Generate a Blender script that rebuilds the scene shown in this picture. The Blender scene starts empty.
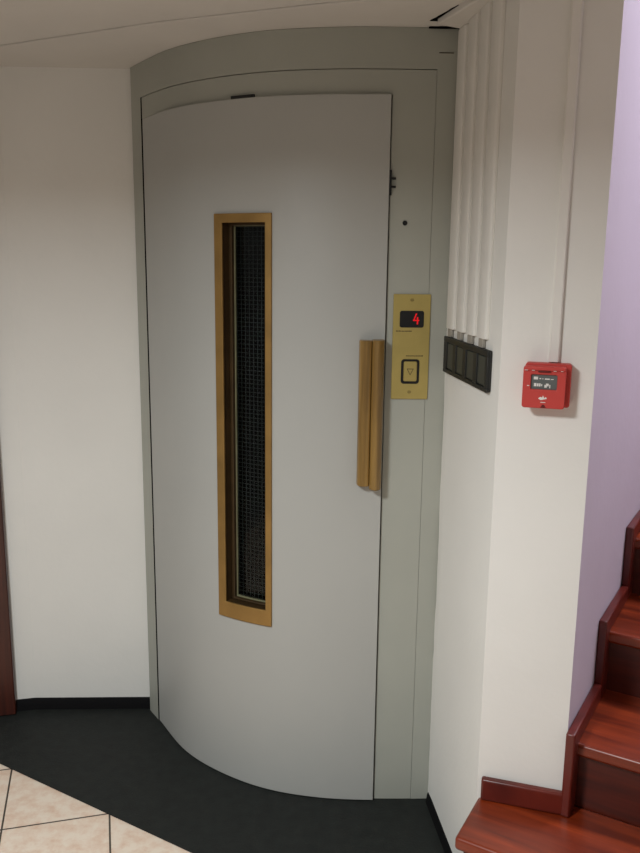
import bpy, bmesh, math, random
import numpy as np
from mathutils import Vector, Matrix

random.seed(7)
SC = bpy.context.scene
COL = SC.collection

# ------------------------------------------------------------------ camera, world, light, exposure
cd = bpy.data.cameras.new('camera')
cam = bpy.data.objects.new('camera', cd)
COL.objects.link(cam)
cd.sensor_fit = 'VERTICAL'
cd.sensor_height = 24.0
cd.lens = 830.0 * 24.0 / 853.0
cd.clip_start = 0.01
cam.matrix_world = Matrix((
    (0.999932, -0.011674, 0.0, 0.0),
    (0.002291, 0.196241, -0.980553, 0.0),
    (0.011447, 0.980486, 0.196254, 1.6),
    (0, 0, 0, 1)))
SC.camera = cam

w = bpy.data.worlds.new('world')
SC.world = w
w.use_nodes = True
w.node_tree.nodes['Background'].inputs[0].default_value = (1.0, 0.955, 0.90, 1)
w.node_tree.nodes['Background'].inputs[1].default_value = 0.205

def area(name, loc, target, size, power, col, sy=None, spread=180):
    l = bpy.data.lights.new(name, 'AREA')
    l.energy = power
    l.color = col
    l.size = size
    if sy:
        l.shape = 'RECTANGLE'
        l.size_y = sy
    l.spread = math.radians(spread)
    o = bpy.data.objects.new(name, l)
    o.location = loc
    o.rotation_euler = (Vector(target) - Vector(loc)).to_track_quat('-Z', 'Y').to_euler()
    COL.objects.link(o)
    return o

area('ceiling_light', (-0.80, 0.55, 2.15), (-0.78, 0.70, 0.0), 0.30, 48.0, (0.95, 1.0, 1.02), spread=155)
area('stairwell_light', (1.9, 2.3, 3.4), (1.2, 2.6, 1.0), 0.7, 52.0, (0.90, 0.88, 1.0))

SC.view_settings.view_transform = 'Standard'
SC.view_settings.look = 'None'
SC.view_settings.gamma = 1.0
SC.view_settings.use_curve_mapping = False
SC.view_settings.exposure = -0.08

# ------------------------------------------------------------------ materials
def lin(c):
    return tuple(((x / 255) / 12.92 if x / 255 <= 0.04045 else ((x / 255 + 0.055) / 1.055) ** 2.4) for x in c) + (1.0,)

def mat(name, rgb, rough=0.6, metal=0.0, var=0.06, scale=6.0, bump=0.0, bscale=60.0, spec=0.5, coat=0.0, emit=0.0):
    m = bpy.data.materials.new(name)
    m.use_nodes = True
    nt = m.node_tree
    b = nt.nodes['Principled BSDF']
    b.inputs['Roughness'].default_value = rough
    b.inputs['Metallic'].default_value = metal
    b.inputs['Specular IOR Level'].default_value = spec
    b.inputs['Coat Weight'].default_value = coat
    tc = nt.nodes.new('ShaderNodeTexCoord')
    n = nt.nodes.new('ShaderNodeTexNoise')
    n.inputs['Scale'].default_value = scale
    n.inputs['Detail'].default_value = 5
    r = nt.nodes.new('ShaderNodeValToRGB')
    c = lin(rgb)
    r.color_ramp.elements[0].position = 0.3
    r.color_ramp.elements[1].position = 0.7
    r.color_ramp.elements[0].color = tuple(x * (1 - var) for x in c[:3]) + (1,)
    r.color_ramp.elements[1].color = tuple(min(1, x * (1 + var)) for x in c[:3]) + (1,)
    nt.links.new(tc.outputs['Object'], n.inputs['Vector'])
    nt.links.new(n.outputs['Fac'], r.inputs['Fac'])
    nt.links.new(r.outputs['Color'], b.inputs['Base Color'])
    if bump > 0:
        n2 = nt.nodes.new('ShaderNodeTexNoise')
        n2.inputs['Scale'].default_value = bscale
        n2.inputs['Detail'].default_value = 4
        bp = nt.nodes.new('ShaderNodeBump')
        bp.inputs['Strength'].default_value = bump
        bp.inputs['Distance'].default_value = 0.002
        nt.links.new(tc.outputs['Object'], n2.inputs['Vector'])
        nt.links.new(n2.outputs['Fac'], bp.inputs['Height'])
        nt.links.new(bp.outputs['Normal'], b.inputs['Normal'])
    if emit > 0:
        b.inputs['Emission Color'].default_value = c
        b.inputs['Emission Strength'].default_value = emit
    return m

def wood(name, dark, light, rough, axis_rot, stretch=(1.2, 22, 22), coat=0.3):
    m = bpy.data.materials.new(name)
    m.use_nodes = True
    nt = m.node_tree
    b = nt.nodes['Principled BSDF']
    b.inputs['Roughness'].default_value = rough
    b.inputs['Coat Weight'].default_value = coat
    b.inputs['Coat Roughness'].default_value = 0.25
    tc = nt.nodes.new('ShaderNodeTexCoord')
    mp = nt.nodes.new('ShaderNodeMapping')
    mp.vector_type = 'TEXTURE'
    mp.inputs['Rotation'].default_value = axis_rot
    mp2 = nt.nodes.new('ShaderNodeMapping')
    mp2.inputs['Scale'].default_value = stretch
    n = nt.nodes.new('ShaderNodeTexNoise')
    n.inputs['Scale'].default_value = 2.2
    n.inputs['Detail'].default_value = 7
    n.inputs['Distortion'].default_value = 0.6
    r = nt.nodes.new('ShaderNodeValToRGB')
    r.color_ramp.elements[0].position = 0.32
    r.color_ramp.elements[1].position = 0.68
    r.color_ramp.elements[0].color = lin(dark)
    r.color_ramp.elements[1].color = lin(light)
    nt.links.new(tc.outputs['Object'], mp.inputs['Vector'])
    nt.links.new(mp.outputs['Vector'], mp2.inputs['Vector'])
    nt.links.new(mp2.outputs['Vector'], n.inputs['Vector'])
    nt.links.new(n.outputs['Fac'], r.inputs['Fac'])
    nt.links.new(r.outputs['Color'], b.inputs['Base Color'])
    return m

STAIR_ANG = math.atan2(-0.507, 0.862)
M = {}
M['plaster'] = mat('white_plaster', (228, 226, 220), 0.85, var=0.03, scale=2.5, bump=0.35, bscale=45, spec=0.2)
M['ceiling'] = mat('ceiling_plaster', (214, 210, 203), 0.9, var=0.03, scale=3, bump=0.3, bscale=40, spec=0.2)
M['lilac'] = mat('lilac_paint', (204, 195, 208), 0.8, var=0.03, scale=3, bump=0.3, bscale=45, spec=0.2)
M['door'] = mat('pale_grey_enamel', (174, 174, 169), 0.42, var=0.02, scale=3, bump=0.04, bscale=25, spec=0.4)
M['frame'] = mat('grey_green_enamel', (168, 169, 159), 0.5, var=0.04, scale=4, bump=0.1, bscale=25, spec=0.35)
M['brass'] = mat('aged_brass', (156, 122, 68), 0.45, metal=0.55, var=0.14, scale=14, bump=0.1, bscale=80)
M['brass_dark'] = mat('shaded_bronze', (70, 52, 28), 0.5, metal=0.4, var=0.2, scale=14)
M['bead'] = mat('pale_glazing_putty', (118, 116, 88), 0.6, var=0.15, scale=30)
M['brass_plate'] = mat('brushed_brass_plate', (190, 170, 102), 0.42, metal=0.55, var=0.06, scale=20)
M['black'] = mat('black_plastic', (14, 14, 14), 0.4, var=0.1)
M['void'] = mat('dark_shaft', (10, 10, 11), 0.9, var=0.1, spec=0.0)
M['wire'] = mat('embedded_wire', (46, 54, 52), 0.7, metal=0.0, var=0.15)
M['joint'] = mat('dark_joint', (40, 40, 36), 0.8, var=0.1)
M['screw'] = mat('brass_screw', (170, 150, 88), 0.4, metal=0.5)
M['engrave'] = mat('engraved_line', (60, 48, 24), 0.7)
M['digit'] = mat('red_led', (215, 10, 22), 0.5, emit=0.55)
M['grey_black'] = mat('charcoal_plastic', (25, 26, 24), 0.55, var=0.1)
M['switch'] = mat('dark_grey_rocker', (56, 59, 54), 0.5, var=0.08)
M['conduit'] = mat('white_painted_plastic', (226, 223, 216), 0.7, var=0.03, scale=8, bump=0.1, bscale=40)
M['tab_grey'] = mat('mottled_grey', (150, 144, 134), 0.7, var=0.2, scale=30)
M['red'] = mat('red_alarm_plastic', (192, 62, 55), 0.5, var=0.04)
M['red_dark'] = mat('dark_red_recess', (96, 16, 14), 0.5)
M['label'] = mat('grey_label', (96, 100, 98), 0.35, var=0.05)
M['white'] = mat('white_print', (225, 222, 216), 0.6)
M['mat'] = mat('dark_rubber_flooring', (26, 29, 27), 0.65, var=0.25, scale=30, bump=0.3, bscale=160, spec=0.35)
M['skirt'] = mat('black_rubber_skirting', (9, 8, 10), 0.8, var=0.1, spec=0.2)
M['handle'] = wood('honey_varnished_wood', (112, 84, 40), (156, 122, 64), 0.35, (0, 0, 0), (26, 26, 1.2), 0.25)
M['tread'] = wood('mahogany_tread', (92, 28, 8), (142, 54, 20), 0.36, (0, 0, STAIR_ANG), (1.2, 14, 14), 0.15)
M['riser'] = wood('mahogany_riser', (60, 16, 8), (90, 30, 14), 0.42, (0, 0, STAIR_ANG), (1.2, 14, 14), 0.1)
M['board'] = wood('mahogany_skirting', (74, 18, 12), (104, 32, 20), 0.38, (0, 0, STAIR_ANG), (3, 3, 3), 0.15)
M['dark_wood'] = wood('dark_brown_wood', (46, 16, 10), (74, 30, 18), 0.4, (0, 0, 0), (20, 20, 1.2), 0.2)

def tile_material():
    m = bpy.data.materials.new('beige_floor_tiles')
    m.use_nodes = True
    nt = m.node_tree
    L = nt.links.new
    b = nt.nodes['Principled BSDF']
    tc = nt.nodes.new('ShaderNodeTexCoord')
    mp = nt.nodes.new('ShaderNodeMapping')
    mp.vector_type = 'TEXTURE'
    mp.inputs['Location'].default_value = (-0.605, 2.166, 0)
    mp.inputs['Rotation'].default_value = (0, 0, math.radians(14.8))
    mp.inputs['Scale'].default_value = (0.298, 0.298, 1)
    L(tc.outputs['Object'], mp.inputs['Vector'])
    sx = nt.nodes.new('ShaderNodeSeparateXYZ')
    L(mp.outputs['Vector'], sx.inputs[0])
    def math_(op, a, bv=None):
        n = nt.nodes.new('ShaderNodeMath')
        n.operation = op
        if isinstance(a, (int, float)): n.inputs[0].default_value = a
        else: L(a, n.inputs[0])
        if bv is not None:
            if isinstance(bv, (int, float)): n.inputs[1].default_value = bv
            else: L(bv, n.inputs[1])
        return n.outputs[0]
    def edge(o):
        f = math_('FRACT', o)
        return math_('MINIMUM', f, math_('SUBTRACT', 1.0, f))
    d = math_('MINIMUM', edge(sx.outputs[0]), edge(sx.outputs[1]))
    g = math_('LESS_THAN', d, 0.009)
    n1 = nt.nodes.new('ShaderNodeTexNoise')
    n1.inputs['Scale'].default_value = 24
    n1.inputs['Detail'].default_value = 6
    n1.inputs['Roughness'].default_value = 0.65
    L(tc.outputs['Object'], n1.inputs['Vector'])
    r = nt.nodes.new('ShaderNodeValToRGB')
    r.color_ramp.elements[0].position = 0.30
    r.color_ramp.elements[0].color = lin((216, 184, 160))
    r.color_ramp.elements[1].position = 0.60
    r.color_ramp.elements[1].color = lin((230, 214, 196))
    L(n1.outputs['Fac'], r.inputs['Fac'])
    mx = nt.nodes.new('ShaderNodeMix')
    mx.data_type = 'RGBA'
    L(g, mx.inputs['Factor'])
    L(r.outputs['Color'], mx.inputs['A'])
    mx.inputs['B'].default_value = lin((70, 62, 52))
    L(mx.outputs['Result'], b.inputs['Base Color'])
    b.inputs['Roughness'].default_value = 0.35
    bp = nt.nodes.new('ShaderNodeBump')
    bp.inputs['Strength'].default_value = 0.5
    bp.inputs['Distance'].default_value = 0.002
    bp.invert = True
    L(g, bp.inputs['Height'])
    L(bp.outputs['Normal'], b.inputs['Normal'])
    return m
M['tiles'] = tile_material()

def glass_material():
    m = bpy.data.materials.new('wired_glass')
    m.use_nodes = True
    nt = m.node_tree
    b = nt.nodes['Principled BSDF']
    b.inputs['Base Color'].default_value = (0.75, 0.8, 0.78, 1)
    b.inputs['Roughness'].default_value = 0.06
    b.inputs['Transmission Weight'].default_value = 1.0
    b.inputs['IOR'].default_value = 1.22
    n2 = nt.nodes.new('ShaderNodeTexNoise')
    tc = nt.nodes.new('ShaderNodeTexCoord')
    n2.inputs['Scale'].default_value = 70
    bp = nt.nodes.new('ShaderNodeBump')
    bp.inputs['Strength'].default_value = 0.05
    bp.inputs['Distance'].default_value = 0.002
    nt.links.new(tc.outputs['Object'], n2.inputs['Vector'])
    nt.links.new(n2.outputs['Fac'], bp.inputs['Height'])
    nt.links.new(bp.outputs['Normal'], b.inputs['Normal'])
    return m
M['glass'] = glass_material()

# ------------------------------------------------------------------ helpers
def tag(o, label=None, cat=None, group=None, kind=None):
    if label: o['label'] = label
    if cat: o['category'] = cat
    if group: o['group'] = group
    if kind: o['kind'] = kind
    return o

def empty(name, loc=(0, 0, 0)):
    o = bpy.data.objects.new(name, None)
    o.empty_display_size = 0.1
    o.location = loc
    COL.objects.link(o)
    return o

def link(name, bm, material, parent=None, smooth=True, bevel=0.0, seg=2):
    bmesh.ops.recalc_face_normals(bm, faces=bm.faces)
    me = bpy.data.meshes.new(name)
    bm.to_mesh(me)
    bm.free()
    me.materials.append(material)
    if parent is not None:                      # geometry is written in world coordinates
        off = Vector(parent.location)
        p = parent.parent
        while p is not None:
            off += Vector(p.location)
            p = p.parent
        me.transform(Matrix.Translation(-off))
    if smooth:
        for p in me.polygons: p.use_smooth = True
        me.set_sharp_from_angle(angle=math.radians(32))
    o = bpy.data.objects.new(name, me)
    COL.objects.link(o)
    if parent is not None: o.parent = parent
    if bevel > 0:
        md = o.modifiers.new('bevel', 'BEVEL')
        md.width = bevel
        md.segments = seg
        md.limit_method = 'ANGLE'
        md.angle_limit = math.radians(40)
    return o

def hexa(bm, pts):
    vs = [bm.verts.new(p) for p in pts]
    for f in ((0, 1, 2, 3), (7, 6, 5, 4), (0, 4, 5, 1), (1, 5, 6, 2), (2, 6, 7, 3), (3, 7, 4, 0)):
        bm.faces.new([vs[i] for i in f])

def prism(bm, poly, z0, z1):
    a = [bm.verts.new((x, y, z0)) for x, y in poly]
    b = [bm.verts.new((x, y, z1)) for x, y in poly]
    bm.faces.new(a[::-1])
    bm.faces.new(b)
    n = len(poly)
    for i in range(n):
        bm.faces.new((a[i], a[(i + 1) % n], b[(i + 1) % n], b[i]))

class Fr:
    """Local frame on a wall: t along it, n out of it, z up."""
    def __init__(s, a, b, out):
        s.o = np.array(a, float)
        d = np.array(b, float) - s.o
        s.len = np.linalg.norm(d)
        s.t = d / s.len
        s.n = np.array((-s.t[1], s.t[0]))
        if s.n @ np.array(out) < 0: s.n = -s.n
    def p(s, t, n, z):
        q = s.o + s.t * t + s.n * n
        return (q[0], q[1], z)
    def box(s, bm, t0, t1, n0, n1, z0, z1):
        hexa(bm, [s.p(t0, n0, z0), s.p(t1, n0, z0), s.p(t1, n1, z0), s.p(t0, n1, z0),
                  s.p(t0, n0, z1), s.p(t1, n0, z1), s.p(t1, n1, z1), s.p(t0, n1, z1)])
    def poly(s, bm, tz, n0, n1):
        """outline given in (t, z), extruded from n0 to n1"""
        a = [bm.verts.new(s.p(t, n0, z)) for t, z in tz]
        b = [bm.verts.new(s.p(t, n1, z)) for t, z in tz]
        bm.faces.new(a)
        bm.faces.new(b[::-1])
        k = len(tz)
        for i in range(k):
            bm.faces.new((a[i], b[i], b[(i + 1) % k], a[(i + 1) % k]))
    def vert(s, bm, tn, z0, z1):
        """outline given in (t, n), extruded from z0 to z1"""
        prism(bm, [s.p(t, n, 0)[:2] for t, n in tn], z0, z1)
    def ring(s, bm, outer, inner, n0, n1):
        k = len(outer)
        v = [[bm.verts.new(s.p(t, n, z)) for t, z in loop] for loop in (outer, inner) for n in (n0, n1)]
        o0, o1, i0, i1 = v
        for i in range(k):
            j = (i + 1) % k
            bm.faces.new((o1[i], o1[j], i1[j], i1[i]))
            bm.faces.new((o0[i], o0[j], o1[j], o1[i]))
            bm.faces.new((i0[i], i0[j], i1[j], i1[i]))
            bm.faces.new((o0[i], i0[i], i0[j], o0[j]))
    def disc(s, bm, t, z, r, n0, n1, k=16):
        s.poly(bm, [(t + r * math.cos(2 * math.pi * i / k), z + r * math.sin(2 * math.pi * i / k)) for i in range(k)], n0, n1)

def rrect(t0, t1, z0, z1, r, k=4):
    out = []
    for cx, cz, a0 in ((t1 - r, z1 - r, 0), (t0 + r, z1 - r, 90), (t0 + r, z0 + r, 180), (t1 - r, z0 + r, 270)):
        for i in range(k + 1):
            a = math.radians(a0 + 90 * i / k)
            out.append((cx + r * math.cos(a), cz + r * math.sin(a)))
    return out

# ------------------------------------------------------------------ plan of the curved lift front
PP = np.array([(-.625, 2.77), (-.597, 2.726), (-.554, 2.662), (-.497, 2.575), (-.43, 2.487), (-.337, 2.40), (-.225, 2.325),
               (-.117, 2.278), (0, 2.252), (.09, 2.2435), (.18, 2.242), (.26, 2.243), (.34, 2.246), (.44, 2.25)])
def dense(P, n=24):
    out = []
    for i in range(len(P) - 1):
        p0, p1, p2, p3 = P[max(i - 1, 0)], P[i], P[i + 1], P[min(i + 2, len(P) - 1)]
        for k in range(n):
            t = k / n
            out.append(.5 * ((2 * p1) + (-p0 + p2) * t + (2 * p0 - 5 * p1 + 4 * p2 - p3) * t * t + (-p0 + 3 * p1 - 3 * p2 + p3) * t ** 3))
    out.append(P[-1])
    D = np.array(out)
    for _ in range(60):
        D[1:-1] = .25 * D[:-2] + .5 * D[1:-1] + .25 * D[2:]
    return D
D = dense(PP)
S = np.r_[0, np.cumsum(np.hypot(*np.diff(D, axis=0).T))]
def sp(s): return np.array([np.interp(s, S, D[:, 0]), np.interp(s, S, D[:, 1])])
def sn(s):
    a, b = sp(max(s - .012, 0)), sp(min(s + .012, S[-1]))
    t = (b - a) / np.linalg.norm(b - a)
    return np.array([t[1], -t[0]])
def cp(s, off, z):
    q = sp(s) + sn(s) * off
    return (q[0], q[1], z)

def sheet(bm, s_breaks, z_breaks, n0, n1, hole=None, step=0.015):
    """Curved slab on the lift front, from offset n0 to n1, cells left out where hole(s, z)."""
    ss = [s_breaks[0]]
    for a, b in zip(s_breaks, s_breaks[1:]):
        k = max(1, int(math.ceil((b - a) / step)))
        ss += [a + (b - a) * (i + 1) / k for i in range(k)]
    zz = list(z_breaks)
    ns, nz = len(ss) - 1, len(zz) - 1
    ok = [[not (hole and hole((ss[i] + ss[i + 1]) / 2, (zz[j] + zz[j + 1]) / 2)) for j in range(nz)] for i in range(ns)]
    vc = {}
    def v(i, j, k):
        key = (i, j, k)
        if key not in vc: vc[key] = bm.verts.new(cp(ss[i], n0 if k == 0 else (n1(ss[i]) if callable(n1) else n1), zz[j]))
        return vc[key]
    def has(i, j): return 0 <= i < ns and 0 <= j < nz and ok[i][j]
    for i in range(ns):
        for j in range(nz):
            if not ok[i][j]: continue
            for k in (0, 1):
                bm.faces.new((v(i, j, k), v(i + 1, j, k), v(i + 1, j + 1, k), v(i, j + 1, k)))
            if not has(i - 1, j): bm.faces.new((v(i, j, 0), v(i, j, 1), v(i, j + 1, 1), v(i, j + 1, 0)))
            if not has(i + 1, j): bm.faces.new((v(i + 1, j, 0), v(i + 1, j, 1), v(i + 1, j + 1, 1), v(i + 1, j + 1, 0)))
            if not has(i, j - 1): bm.faces.new((v(i, j, 0), v(i + 1, j, 0), v(i + 1, j, 1), v(i, j, 1)))
            if not has(i, j + 1): bm.faces.new((v(i, j + 1, 0), v(i + 1, j + 1, 0), v(i + 1, j + 1, 1), v(i, j + 1, 1)))

# ------------------------------------------------------------------ the setting
A = (.338, 2.247)          # pier: lift front / cable wall
B = (.391, 1.800)          # pier: cable wall / call point wall
C = (.580, 1.742)          # pier: call point wall / lilac stair wall
U = np.array((.862, -.507))
V = np.array((.507, .862))
def st(a, b): return tuple(np.array(C) + U * a + V * b)
ZC = 2.178

bm = bmesh.new(); prism(bm, [(-2.4, -2.2), (2.2, -2.2), (2.2, 3.6), (-2.4, 3.6)], -0.1, 0.0)
tag(link('floor', bm, M['tiles'], smooth=False), kind='structure')

# dark rubber flooring, edge parallel to the stairs
MF = Fr((-1.9, 2.916), (-.343, 2.006), (0, 1))
ml = .05
m0 = np.array((-.343, 2.006)) - 1.9 * U
m1 = np.array((-.343, 2.006)) + 0.95 * U
bm = bmesh.new()
prism(bm, [tuple(m0), tuple(m1), (.6, 2.3), (.45, 2.9), (-1.6, 2.95)], 0.0005, 0.0045)
tag(link('rubber_flooring', bm, M['mat'], smooth=False, bevel=.001), 'charcoal rubber flooring in front of the elevator, cut straight against the beige tiles', 'flooring', kind='thing')

# left wall: straight part, then a short return towards the dark door frame
bm = bmesh.new()
prism(bm, [(-.593, 2.752), (-1.013, 2.737), (-1.30, 2.668), (-1.30, 2.95), (-.593, 2.95)], 0.0, ZC + .1)
tag(link('wall_left', bm, M['plaster'], smooth=False, bevel=.004), kind='structure')
bm = bmesh.new()
prism(bm, [(-1.30, 2.668), (-2.3, 2.43), (-2.3, 2.6), (-1.30, 2.95)], 2.1, ZC + .1)
tag(link('wall_side', bm, M['plaster'], smooth=False), kind='structure')

# pier with a hand-trowelled edge against the lift front
bm = bmesh.new()
FA = Fr(A, B, (-1, 0))
NZ = 60
cols = [0.0, 0.012, 0.05]
rows = [i * (ZC + .1) / NZ for i in range(NZ + 1)]
grid = []
jit = 0.0
for z in rows:
    jit = jit * .7 + random.uniform(-1, 1) * .0034
    row = [bm.verts.new(FA.p(.007 + jit * 1.2, 0, z)), bm.verts.new(FA.p(.018 + jit * .5, .0022 + jit * .3, z)), bm.verts.new(FA.p(.05, 0, z)),
           bm.verts.new((B[0], B[1], z)), bm.verts.new((C[0], C[1], z)), bm.verts.new(st(-.03, .02) + (z,)), bm.verts.new((.50, 2.25, z)), bm.verts.new((.36, 2.255, z))]
    grid.append(row)
k = len(grid[0])
for r0, r1 in zip(grid, grid[1:]):
    for i in range(k):
        j = (i + 1) % k
        bm.faces.new((r0[i], r0[j], r1[j], r1[i]))
bm.faces.new(grid[0][::-1]); bm.faces.new(grid[-1])
tag(link('wall_right', bm, M['plaster']), kind='structure')

# lilac wall up the stairs
bm = bmesh.new()
prism(bm, [C, st(0, 3.2), st(-.12, 3.2), st(-.12, .25), st(-.002, .004)], 0.0, 4.2)
tag(link('wall_stairs', bm, M['lilac'], smooth=False), kind='structure')
bm = bmesh.new()
prism(bm, [st(0, 2.9), st(1.3, 2.9), st(1.3, 3.0), st(0, 3.0)], 0.0, 4.2)
tag(link('wall_stairs_end', bm, M['lilac'], smooth=False), kind='structure')
bm = bmesh.new()
prism(bm, [st(1.22, -.6), st(1.3, -.6), st(1.3, 2.9), st(1.22, 2.9)], 0.0, 4.2)
tag(link('wall_stairs_outer', bm, M['plaster'], smooth=False), kind='structure')

# ceiling: landing soffit, and the slightly higher ceiling in front of it
line = [(-1.75, 2.93), (-.911, 2.493), (-.586, 2.324), (-.412, 2.233), (-.21, 2.150), (-.011, 2.069), (.12, 2.026), (.233, 1.994), (.345, 1.968)]
bm = bmesh.new()
prism(bm, line + [(.372, 1.96), (.36, 2.26), (.30, 2.36), (-.55, 2.85), (-1.75, 2.95)], ZC, ZC + .09)
tag(link('ceiling', bm, M['ceiling'], smooth=False, bevel=.003), kind='structure')
bm = bmesh.new()
far = [(x - .004, y - .0085) for x, y in line]
prism(bm, far + [(.372, 1.96), (.391, 1.80), (.58, 1.742), (.95, 1.5), (1.0, -.4), (-2.4, -.4), (-2.4, 3.0)], ZC + .001, ZC + .09)
tag(link('ceiling_front', bm, M['ceiling'], smooth=False, bevel=.002), kind='structure')
bm = bmesh.new()
prism(bm, [(x + .03, y + .06) for x, y in line[:-1]] + [(x - .03, y - .06) for x, y in line[-2::-1]], ZC + .0905, ZC + .11)  # black backing strip added above the ceiling joint to keep the gap dark
tag(link('ceiling_joint_backing', bm, M['void'], smooth=False), kind='structure')

# moulding under the ceiling along the top of the cable wall
bm = bmesh.new()
hexa(bm, [(.273, 2.168, 2.164), (.378, 1.815, 2.160), (.396, 1.79, 2.160), (.344, 2.208, 2.164),
          (.273, 2.168, 2.186), (.378, 1.815, 2.186), (.396, 1.79, 2.186), (.344, 2.208, 2.186)])
tag(link('trim_1', bm, M['ceiling'], bevel=.004, seg=3), kind='structure')
# broken plaster: dark open joint beside the moulding and above the lift front
bm = bmesh.new()
up, lo = [], []
for i in range(15):
    f = i / 14
    x = .262 + f * .078
    up.append((x, 2.238 - random.uniform(0, .005) - .012 * f * f))
    lo.append((x, 2.2445))
prism(bm, up + lo[::-1], 2.1745, 2.1785)
tag(link('trim_2', bm, M['void'], smooth=False), kind='structure')
bm = bmesh.new()
L1, L2 = [], []
for i in range(10):
    f = i / 9
    x, y = .272 + f * .036, 2.185 - f * .13
    wd = .012 * (1 - f) + .002 + random.uniform(0, .003)
    L1.append((x + .004, y)); L2.append((x - wd, y))
prism(bm, L1 + L2[::-1], 2.1765, 2.1790)
tag(link('trim_3', bm, M['void'], smooth=False), kind='structure')

# black skirting
def cove(bm, pts, out, h=.040, d=.012):
    prof = [(0.0, 0.0), (d, 0.0), (d * .8, .012), (d * .6, h - .006), (d * .3, h), (0.0, h)]
    rows = []
    for (x, y), (ox, oy) in zip(pts, out):
        rows.append([bm.verts.new((x + ox * a, y + oy * a, .0045 + b)) for a, b in prof])
    for r0, r1 in zip(rows, rows[1:]):
        for i in range(len(prof)):
            j = (i + 1) % len(prof)
            bm.faces.new((r0[i], r0[j], r1[j], r1[i]))
    bm.faces.new(rows[0]); bm.faces.new(rows[-1][::-1])
bm = bmesh.new()
cove(bm, [(-.598, 2.7515), (-.75, 2.7465), (-.90, 2.741), (-1.013, 2.737), (-1.088, 2.719)], [(0, -1), (0, -1), (0, -1), (.1, -1), (.2, -.98)])
tag(link('baseboard_left', bm, M['skirt']), kind='structure')
bm = bmesh.new()
cove(bm, [FA.p(.016, 0, 0)[:2], FA.p(.2, 0, 0)[:2], FA.p(.45, 0, 0)[:2]], [tuple(FA.n)] * 3, h=.032, d=.009)
tag(link('baseboard_right', bm, M['skirt']), kind='structure')

# dark lift shaft behind the front
bm = bmesh.new()
sheet(bm, [0.02, 1.25], [0.0, 2.3], -.40, -.36, step=.05)
tag(link('wall_shaft', bm, M['void']), kind='structure')
bm = bmesh.new()
prism(bm, [cp(s, -.05, 0)[:2] for s in np.linspace(.05, 1.2, 24)] + [cp(s, -.40, 0)[:2] for s in np.linspace(1.2, .05, 24)], 2.2, 2.26)
tag(link('ceiling_shaft', bm, M['void'], smooth=False), kind='structure')

# brown door frame at the left edge
d0 = Fr((-1.086, 2.712), (-1.5, 2.613), (0, -1))
t = empty('door_frame', (-1.13, 2.70, 0))
tag(t, 'dark brown wooden door frame standing at the left end of the white wall', 'door frame', kind='thing')
bm = bmesh.new(); d0.box(bm, -.012, .085, -.004, .028, .0052, 2.10)
link('post', bm, M['dark_wood'], t, bevel=.004)
bm = bmesh.new(); d0.box(bm, .085, 1.0, -.01, .028, 2.02, 2.10)
link('head_rail', bm, M['dark_wood'], t, bevel=.004)
bm = bmesh.new(); d0.box(bm, .09, 1.0, -.05, -.012, .008, 2.02)
link('door_leaf', bm, M['dark_wood'], t, bevel=.003)

# ------------------------------------------------------------------ lift front: surround
SL, SR, DT = .126, 1.131, 2.078       # joints of the outer frame
dl, dr, dtop = .1300, 1.0165, 2.016    # door leaf
lift = t = empty('elevator', (sp(.6)[0], sp(.6)[1] + .05, 0))
tag(t, 'curved grey metal elevator entrance with a narrow brass framed window and wooden pull handle', 'elevator', kind='thing')
bm = bmesh.new()
sheet(bm, [.048, SL - .0025, SR + .0004, 1.27], [.005, DT + .001, ZC - .001], -.034, 0.0, hole=lambda s, z: SL - .0025 < s < SR + .0004 and z < DT + .001)
link('outer_frame', bm, M['frame'], t)
bm = bmesh.new()
sheet(bm, [SL + .0015, .27, dr + .0035, SR - .0004], [.005, dtop + .0002, dtop + .0015, DT - .001], -.034, -.001, hole=lambda s, z: (s < .27 and z < dtop + .0002) or (.27 < s < dr + .0035 and z < dtop + .0015))
link('inner_frame', bm, M['frame'], t)
bm = bmesh.new()     # back plate closing the joints
sheet(bm, [.05, .14, 1.01, 1.24], [.005, 2.0, ZC - .003], -.0352, -.0345, hole=lambda s, z: .14 < s < 1.01 and z < 2.0)
link('backing_plate', bm, M['joint'], t)
fp = Fr(sp(1.03), sp(1.14), (0, -1))
def ft(s): return s - 1.03
bm = bmesh.new(); fp.disc(bm, ft(1.0611), 1.6988, .0065, -.002, .0012)
link('screw_hole', bm, M['black'], t)
bm = bmesh.new(); fp.box(bm, ft(1.135), ft(1.172), -.001, .0008, 2.117, 2.119)
link('weld_seam', bm, M['engrave'], t)
bm = bmesh.new()
sheet(bm, [.584, .655], [dtop + .0005, dtop + .0085], -.02, .0065)
o = link('closer_slot', bm, M['black'], t); o['label'] = 'black slot above the door'

# ------------------------------------------------------------------ lift door
wl, wr, wb, wt = .5285, .7095, .545, 1.7225
def proud(q):                          # the leaf lies flush at its hinges and proud at the handle side
    f = min(1.0, max(0.0, (q - .13) / .30))
    return -.001 + .011 * f * f * (3 - 2 * f)
bm = bmesh.new()
sheet(bm, [dl, wl + .006, wr - .006, dr], [.007, wb + .006, wt - .006, dtop], -.034, proud, hole=lambda s, z: wl + .006 < s < wr - .006 and wb + .006 < z < wt - .006)
leaf = link('door_leaf', bm, M['door'], t, bevel=.0012)
leaf['label'] = 'tall pale grey curved door leaf'
# brass frame
il, ir, ib, it_ = .5555, .691, .594, 1.698
bm = bmesh.new()
sheet(bm, [wl, il, ir, wr], [wb, ib, it_, wt], .0095, .0165, hole=lambda s, z: il < s < ir and ib < z < it_)
wf = link('window_frame', bm, M['brass'], t, bevel=.0015)
# black strip added as the painted shade of the hinge-side gap
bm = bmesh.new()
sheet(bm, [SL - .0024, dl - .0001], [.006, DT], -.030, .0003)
link('gap_shade_strip', bm, M['void'], t)
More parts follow.
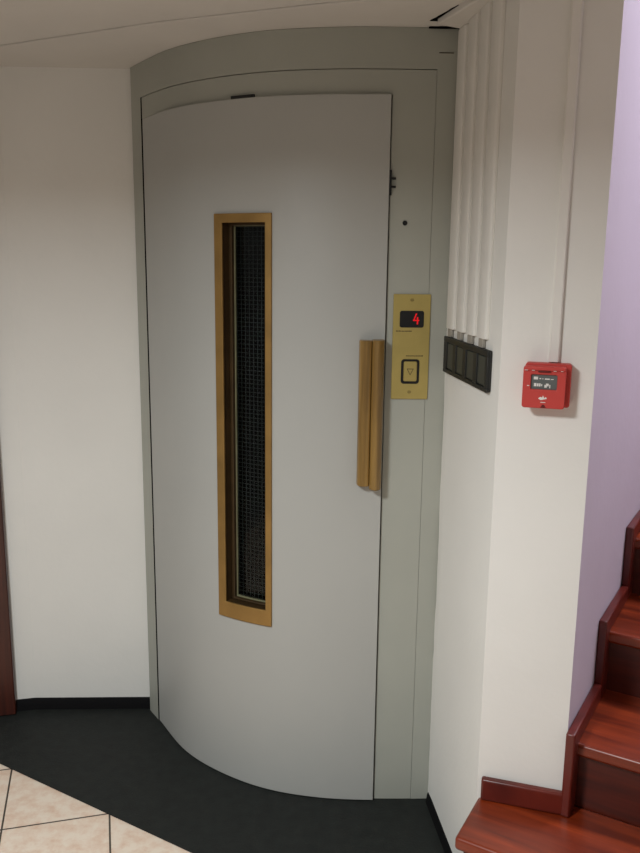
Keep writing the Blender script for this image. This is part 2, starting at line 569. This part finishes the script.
# deep reveal and glazing bead
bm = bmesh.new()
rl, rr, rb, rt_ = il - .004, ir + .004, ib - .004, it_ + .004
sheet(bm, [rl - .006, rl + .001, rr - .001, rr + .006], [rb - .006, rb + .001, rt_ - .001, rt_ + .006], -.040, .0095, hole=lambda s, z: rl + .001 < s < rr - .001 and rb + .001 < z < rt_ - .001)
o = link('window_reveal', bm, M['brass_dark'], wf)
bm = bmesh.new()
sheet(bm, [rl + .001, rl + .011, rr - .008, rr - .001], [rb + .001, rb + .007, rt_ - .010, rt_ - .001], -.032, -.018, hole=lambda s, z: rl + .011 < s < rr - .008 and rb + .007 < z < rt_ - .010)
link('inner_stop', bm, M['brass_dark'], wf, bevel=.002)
bm = bmesh.new()
sheet(bm, [rl + .011, rl + .0138, rr - .010, rr - .008], [rb + .007, rb + .011, rt_ - .012, rt_ - .010], -.035, -.030, hole=lambda s, z: rl + .0138 < s < rr - .010 and rb + .011 < z < rt_ - .012)
o = link('glazing_bead', bm, M['bead'], wf); o['label'] = 'pale putty bead around the glass'
bm = bmesh.new()
sheet(bm, [rl + .004, rr - .004], [rb + .004, rt_ - .004], -.0405, -.0355)
wg = link('window_glass', bm, M['glass'], t)
# wire grid lying against the back of the pane
bm = bmesh.new()
s = rl + .012
while s < rr - .004:
    sheet(bm, [s, s + .0016], [rb + .004, rt_ - .004], -.0430, -.0415, step=.01)
    s += .0145
z = rb + .010
while z < rt_ - .004:
    sheet(bm, [rl + .004, rr - .004], [z, z + .0014], -.0440, -.0428, step=.03)
    z += .0125
link('wire_mesh', bm, M['wire'], wg)
# pull handle: two upright wooden bars side by side
def hand(name, s0, s1, z0, z1, prof):
    f = Fr(cp(s0, .010, 0)[:2], cp(s1, .010, 0)[:2], (0, -1))
    bm = bmesh.new()
    f.vert(bm, [(a * f.len, b) for a, b in prof], z0, z1)
    return link(name, bm, M['handle'], leaf, bevel=.003, seg=2)
pl = [(0, 0), (0, .012), (.06, .022), (.18, .030), (.4, .0345), (.7, .034), (.92, .031), (1.0, .028), (1.0, 0)]
pr = [(0, 0), (0, .031), (.08, .037), (.22, .042), (.45, .045), (.68, .043), (.88, .036), (.98, .026), (1.0, .018), (1.0, 0)]
hand('handle_plate', .9475, .9815, .992, 1.3925, pl)
hand('handle_grip', .9816, 1.0145, .984, 1.3945, pr)
# lock catch sticking out of the gap
bm = bmesh.new(); fp.box(bm, ft(1.0172), ft(1.0225), -.004, .0085, 1.768, 1.832)
for zz in (1.8105, 1.7895):
    fp.box(bm, ft(1.0220), ft(1.034), .002, .0080, zz - .0028, zz + .0028)
lk = link('lock_catch', bm, M['black'], leaf, bevel=.001); lk['label'] = 'black lock catch at the edge of the door'

# ------------------------------------------------------------------ brass call panel
t = empty('call_panel', fp.p(ft(1.0865), 0, 1.2312))
tag(t, 'narrow brass elevator call panel with a red digit display and down button', 'call panel')
bm = bmesh.new(); fp.poly(bm, rrect(ft(1.0365), ft(1.1365), 1.2312, 1.5144, .002), .0012, .0045)
link('faceplate', bm, M['brass_plate'], t, bevel=.0012)
bm = bmesh.new(); fp.poly(bm, rrect(ft(1.0545), ft(1.1195), 1.4258, 1.4706, .006), .0043, .0058)
ds = link('display', bm, M['black'], t, bevel=.0006)
bm = bmesh.new()     # the digit 4 made of straight strokes
x0, z0 = ft(1.0905), 1.4340
for pts in ([(.0005, .0125), (.0065, .0295), (.0105, .0295), (.0040, .0125)], [(-.0005, .0095), (.0165, .0095), (.0165, .0130), (-.0005, .0130)],
            [(.0098, .0005), (.0136, .0005), (.0136, .0200), (.0098, .0200)]):
    fp.poly(bm, [(x0 + a, z0 + b) for a, b in pts], .0056, .0062)
o = link('digit', bm, M['digit'], ds, smooth=False); o['label'] = 'red lit digit 4'
bm = bmesh.new(); fp.ring(bm, rrect(ft(1.0620), ft(1.1115), 1.2735, 1.3405, .008), rrect(ft(1.0685), ft(1.1055), 1.2800, 1.3350, .005), .003, .0062)
link('button_bezel', bm, M['black'], t, bevel=.0006)
bm = bmesh.new(); fp.poly(bm, rrect(ft(1.0690), ft(1.1050), 1.2805, 1.3345, .004), .002, .0072)
bt = link('button', bm, M['brass_plate'], t, bevel=.0015)
bm = bmesh.new()
cxx, czz = ft(1.0868), 1.3070
fp.ring(bm, [(cxx - .0095, czz + .008), (cxx + .0095, czz + .008), (cxx, czz - .010)], [(cxx - .0072, czz + .0065), (cxx + .0072, czz + .0065), (cxx, czz - .0072)], .0070, .0078)
o = link('arrow', bm, M['engrave'], bt, smooth=False); o['label'] = 'dark outline triangle pointing down'
for (sa, sb, zz) in ((1.0455, 1.0915, 1.4160), (1.0745, 1.1225, 1.3495)):
    bm = bmesh.new()
    s = sa
    while s < sb - .004:
        wd = random.uniform(.0020, .0036)
        fp.box(bm, ft(s), ft(s + wd), .0044, .0048, zz - .0012, zz + random.uniform(.0010, .0018))
        s += wd + random.uniform(.0006, .0014)
    link('engraved_text', bm, M['engrave'], t, smooth=False)
for zz in (1.4990, 1.2510):
    bm = bmesh.new(); fp.disc(bm, ft(1.0862), zz, .0052, .004, .0058)
    sc = link('screw', bm, M['screw'], t, bevel=.0006)
    bm = bmesh.new(); fp.box(bm, ft(1.0862) - .0046, ft(1.0862) + .0046, .0055, .0060, zz - .0006, zz + .0006)
    link('screw_slot', bm, M['engrave'], sc, smooth=False)

# ------------------------------------------------------------------ dark switch plate on the cable wall
t = empty('switch_panel', FA.p(.225, 0, 1.312))
tag(t, 'long charcoal wall plate with four rockers below the white cable ducts', 'light switch')
Z0, Z1, T0, T1 = 1.311, 1.406, .024, .397
w0 = (T1 - T0 - .024) / 4
bm = bmesh.new(); FA.poly(bm, rrect(T0, T1, Z0, Z1, .005), 0.001, .006)
link('back_plate', bm, M['grey_black'], t, bevel=.001)
bm = bmesh.new()
FA.box(bm, T0, T1, .0055, .0125, Z1 - .014, Z1); FA.box(bm, T0, T1, .0055, .0125, Z0, Z0 + .010)
for i in range(5):
    a = T0 + i * (w0 + .0015) + (0 if i < 4 else .001)
    FA.box(bm, max(T0, a), min(T1, a + .028), .0055, .0123, Z0 + .0098, Z1 - .0138)
link('frame', bm, M['grey_black'], t, bevel=.0015)
proto = None
for i in range(4):
    a = T0 + .029 + i * (w0 + .0015)
    if proto is None:
        f0 = a
        bm = bmesh.new()
        za, zb = Z0 + .012, Z1 - .016
        FA.poly(bm, rrect(a, a + w0 - .030, za, zb, .003), .005, .0095)
        proto = link('rocker', bm, M['switch'], t, bevel=.0015)
    else:
        c = proto.copy(); COL.objects.link(c); c.parent = t
        c.location = Vector((FA.t[0], FA.t[1], 0)) * (a - f0)

# four cable ducts running up from the plate to the ceiling
duct_labels = ['white painted cable duct above the dark switch plate, first from the elevator',
               'white painted cable duct above the dark switch plate, second from the elevator',
               'white painted cable duct above the dark switch plate, third from the elevator',
               'white painted cable duct above the dark switch plate, fourth from the elevator']
proto = None
CEN = [.060, .150, .240, .330]
for i, c0 in enumerate(CEN):
    if proto is None:
        proto = empty('cable_duct', FA.p(c0, 0, 1.428))
        bm = bmesh.new()
        h_ = .034
        FA.vert(bm, [(c0 - h_, 0), (c0 - h_, .006), (c0 - h_ + .003, .0085), (c0 - h_ + .008, .010), (c0 + h_ - .008, .010), (c0 + h_ - .003, .0085), (c0 + h_, .006), (c0 + h_, 0)], 1.428, 2.163)
        proto_parts = [link('cover', bm, M['conduit'], proto, bevel=.001)]
        bm = bmesh.new(); FA.box(bm, c0 - .016, c0 + .016, .0005, .009, 1.4065, 1.4285)
        proto_parts.append(link('end_tab', bm, M['tab_grey'], proto, bevel=.002))  # small mottled grey tab under each duct end
        r = proto
    else:
        r = proto.copy(); COL.objects.link(r)
        r.location = FA.p(c0, 0, 1.428)
        for p_ in proto_parts:
            q = p_.copy(); COL.objects.link(q); q.parent = r
    tag(r, duct_labels[i], 'cable duct', 'white cable ducts above the switch plate')

# ------------------------------------------------------------------ red fire alarm call point and its duct
FB = Fr(B, C, (0, -1))
bm = bmesh.new()
FB.vert(bm, [(.1005, 0), (.1005, .007), (.103, .010), (.1205, .010), (.123, .007), (.123, 0)], 1.3935, 2.185)
tag(link('cable_trunking', bm, M['conduit'], bevel=.0008), 'thin white cable trunking rising above the red fire alarm box', 'cable trunking')

t = empty('fire_alarm_box', FB.p(.10, 0, 1.296))
tag(t, 'small red fire alarm call point with a grey window on the white pier', 'fire alarm')
bm = bmesh.new(); FB.poly(bm, rrect(.055, .150, 1.300, 1.392, .006), .0005, .030)
link('back_box', bm, M['red'], t, bevel=.002)
bm = bmesh.new()
wt0, wt1, wz0, wz1 = .0690, .1225, 1.3385, 1.3700
FB.ring(bm, rrect(.0525, .1400, 1.2985, 1.3880, .006), rrect(wt0, wt1, wz0, wz1, .003), .0302, .046)
fc = link('front_cover', bm, M['red'], t, bevel=.002)
bm = bmesh.new(); FB.box(bm, .054, .1385, .0455, .0495, 1.3790, 1.3868)
o = link('lid_lip', bm, M['red'], fc, bevel=.0015)
bm = bmesh.new(); FB.box(bm, .083, .108, .0455, .0500, 1.3755, 1.3790)
link('lid_notch', bm, M['red_dark'], fc, bevel=.0006)
bm = bmesh.new(); FB.poly(bm, [(.091, 1.3000), (.103, 1.3000), (.099, 1.3065), (.095, 1.3065)], .0455, .0466)
link('key_slot', bm, M['red_dark'], fc, smooth=False)
bm = bmesh.new(); FB.box(bm, wt0 + .0002, wt1 - .0002, .030, .0415, wz0 + .0002, wz1 - .0002)
wn = link('break_window', bm, M['label'], t); wn['label'] = 'grey window with white print'
bm = bmesh.new()
for (a, b, zc, hh) in ((.0745, .083, 1.3620, .0030), (.086, .0895, 1.3612, .0010), (.092, .094, 1.3610, .0010), (.097, .107, 1.3608, .0012), (.109, .115, 1.3606, .0008),
                     (.0755, .0805, 1.3480, .0034), (.0815, .0850, 1.3478, .0030), (.0860, .0890, 1.3478, .0032), (.0900, .0925, 1.3475, .0020), (.0970, .1020, 1.3455, .0030), (.1000, .1055, 1.3485, .0028), (.1070, .1090, 1.3455, .0036)):
    FB.box(bm, a, b, .0413, .0419, zc - hh, zc + hh)
link('print', bm, M['white'], wn, smooth=False)
bm = bmesh.new()    # small flame-like mark and a line under it
for pts in ([(.0860, 1.3195), (.0905, 1.3165), (.0955, 1.3170), (.0985, 1.3205), (.0955, 1.3265), (.0940, 1.3215), (.0905, 1.3235)],
            [(.0965, 1.3175), (.1040, 1.3195), (.1015, 1.3235), (.0975, 1.3195)]):
    FB.poly(bm, pts, .0458, .0464)
link('emblem', bm, M['white'], fc, smooth=False)
for name, q in (('printed_line', (.091, .1015, 1.3108, 1.3122)), ('printed_dash', (.0615, .0660, 1.3452, 1.3468))):
    bm = bmesh.new(); FB.box(bm, q[0], q[1], .0458, .0463, q[2], q[3])
    link(name, bm, M['white'], fc, smooth=False)
for a, b in ((.0550, .0620), (.0700, .0760), (.1140, .1200), (.1285, .1335)):
    bm = bmesh.new(); FB.box(bm, a, b, .0492, .0498, 1.3786, 1.3796)
    link('worn_edge', bm, M['white'], fc, smooth=False)

# ------------------------------------------------------------------ wooden staircase
t = empty('staircase', st(.5, 0) + (0.0,))
tag(t, 'varnished reddish mahogany staircase climbing along the lilac wall', 'staircase')
RISE, GO, TH = .170, .277, .032
UL, UR = -.182, 1.20
def sbox(bm, u0, u1, v0, v1, z0, z1):
    prism(bm, [st(u0, v0), st(u1, v0), st(u1, v1), st(u0, v1)], z0, z1)
def tread_poly(u0, u1, v0, v1, z):
    bm = bmesh.new()
    sbox(bm, u0, u1, v0, v1, z - TH, z)
    return bm
# lowest step and the landing step that wraps the pier
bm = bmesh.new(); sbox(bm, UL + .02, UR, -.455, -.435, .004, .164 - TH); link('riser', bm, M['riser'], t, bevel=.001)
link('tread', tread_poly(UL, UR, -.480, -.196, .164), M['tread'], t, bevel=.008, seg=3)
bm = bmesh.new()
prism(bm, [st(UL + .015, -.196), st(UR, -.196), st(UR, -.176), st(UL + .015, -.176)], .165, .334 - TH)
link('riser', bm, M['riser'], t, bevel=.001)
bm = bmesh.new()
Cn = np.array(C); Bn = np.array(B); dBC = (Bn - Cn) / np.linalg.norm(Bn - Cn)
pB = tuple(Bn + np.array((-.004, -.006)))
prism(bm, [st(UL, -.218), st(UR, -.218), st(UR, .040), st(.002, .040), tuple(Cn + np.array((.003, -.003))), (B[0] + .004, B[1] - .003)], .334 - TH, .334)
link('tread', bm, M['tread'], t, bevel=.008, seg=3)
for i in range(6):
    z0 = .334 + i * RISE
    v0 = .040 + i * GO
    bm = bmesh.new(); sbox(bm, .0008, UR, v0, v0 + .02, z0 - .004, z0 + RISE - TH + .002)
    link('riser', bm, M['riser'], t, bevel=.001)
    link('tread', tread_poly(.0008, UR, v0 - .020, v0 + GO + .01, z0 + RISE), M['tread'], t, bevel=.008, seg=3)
# stepped skirting along the lilac wall: one board on each tread, one up each riser
SH = .042
for i in range(6):
    z0 = .334 + i * RISE
    v0 = .040 + i * GO
    a = v0 - .060
    out = [(a, z0), (v0 - .0005, z0), (v0 - .0005, z0 + RISE), (a + GO - .0006, z0 + RISE), (a + GO - .0006, z0 + RISE + SH), (a, z0 + RISE + SH)]
    bm = bmesh.new()
    lo = [bm.verts.new(st(.0006, p) + (q,)) for p, q in out]
    hi = [bm.verts.new(st(.022, p) + (q,)) for p, q in out]
    bm.faces.new(lo); bm.faces.new(hi[::-1])
    for j in range(6):
        k_ = (j + 1) % 6
        bm.faces.new((lo[j], hi[j], hi[k_], lo[k_]))
    link('skirting_board', bm, M['board'], t, bevel=.004, seg=2)
# skirting round the foot of the pier
bm = bmesh.new()
FB.box(bm, .010, FB.len + .020, .001, .020, .3345, .334 + .056)
link('skirting_board', bm, M['board'], t, bevel=.005, seg=3)
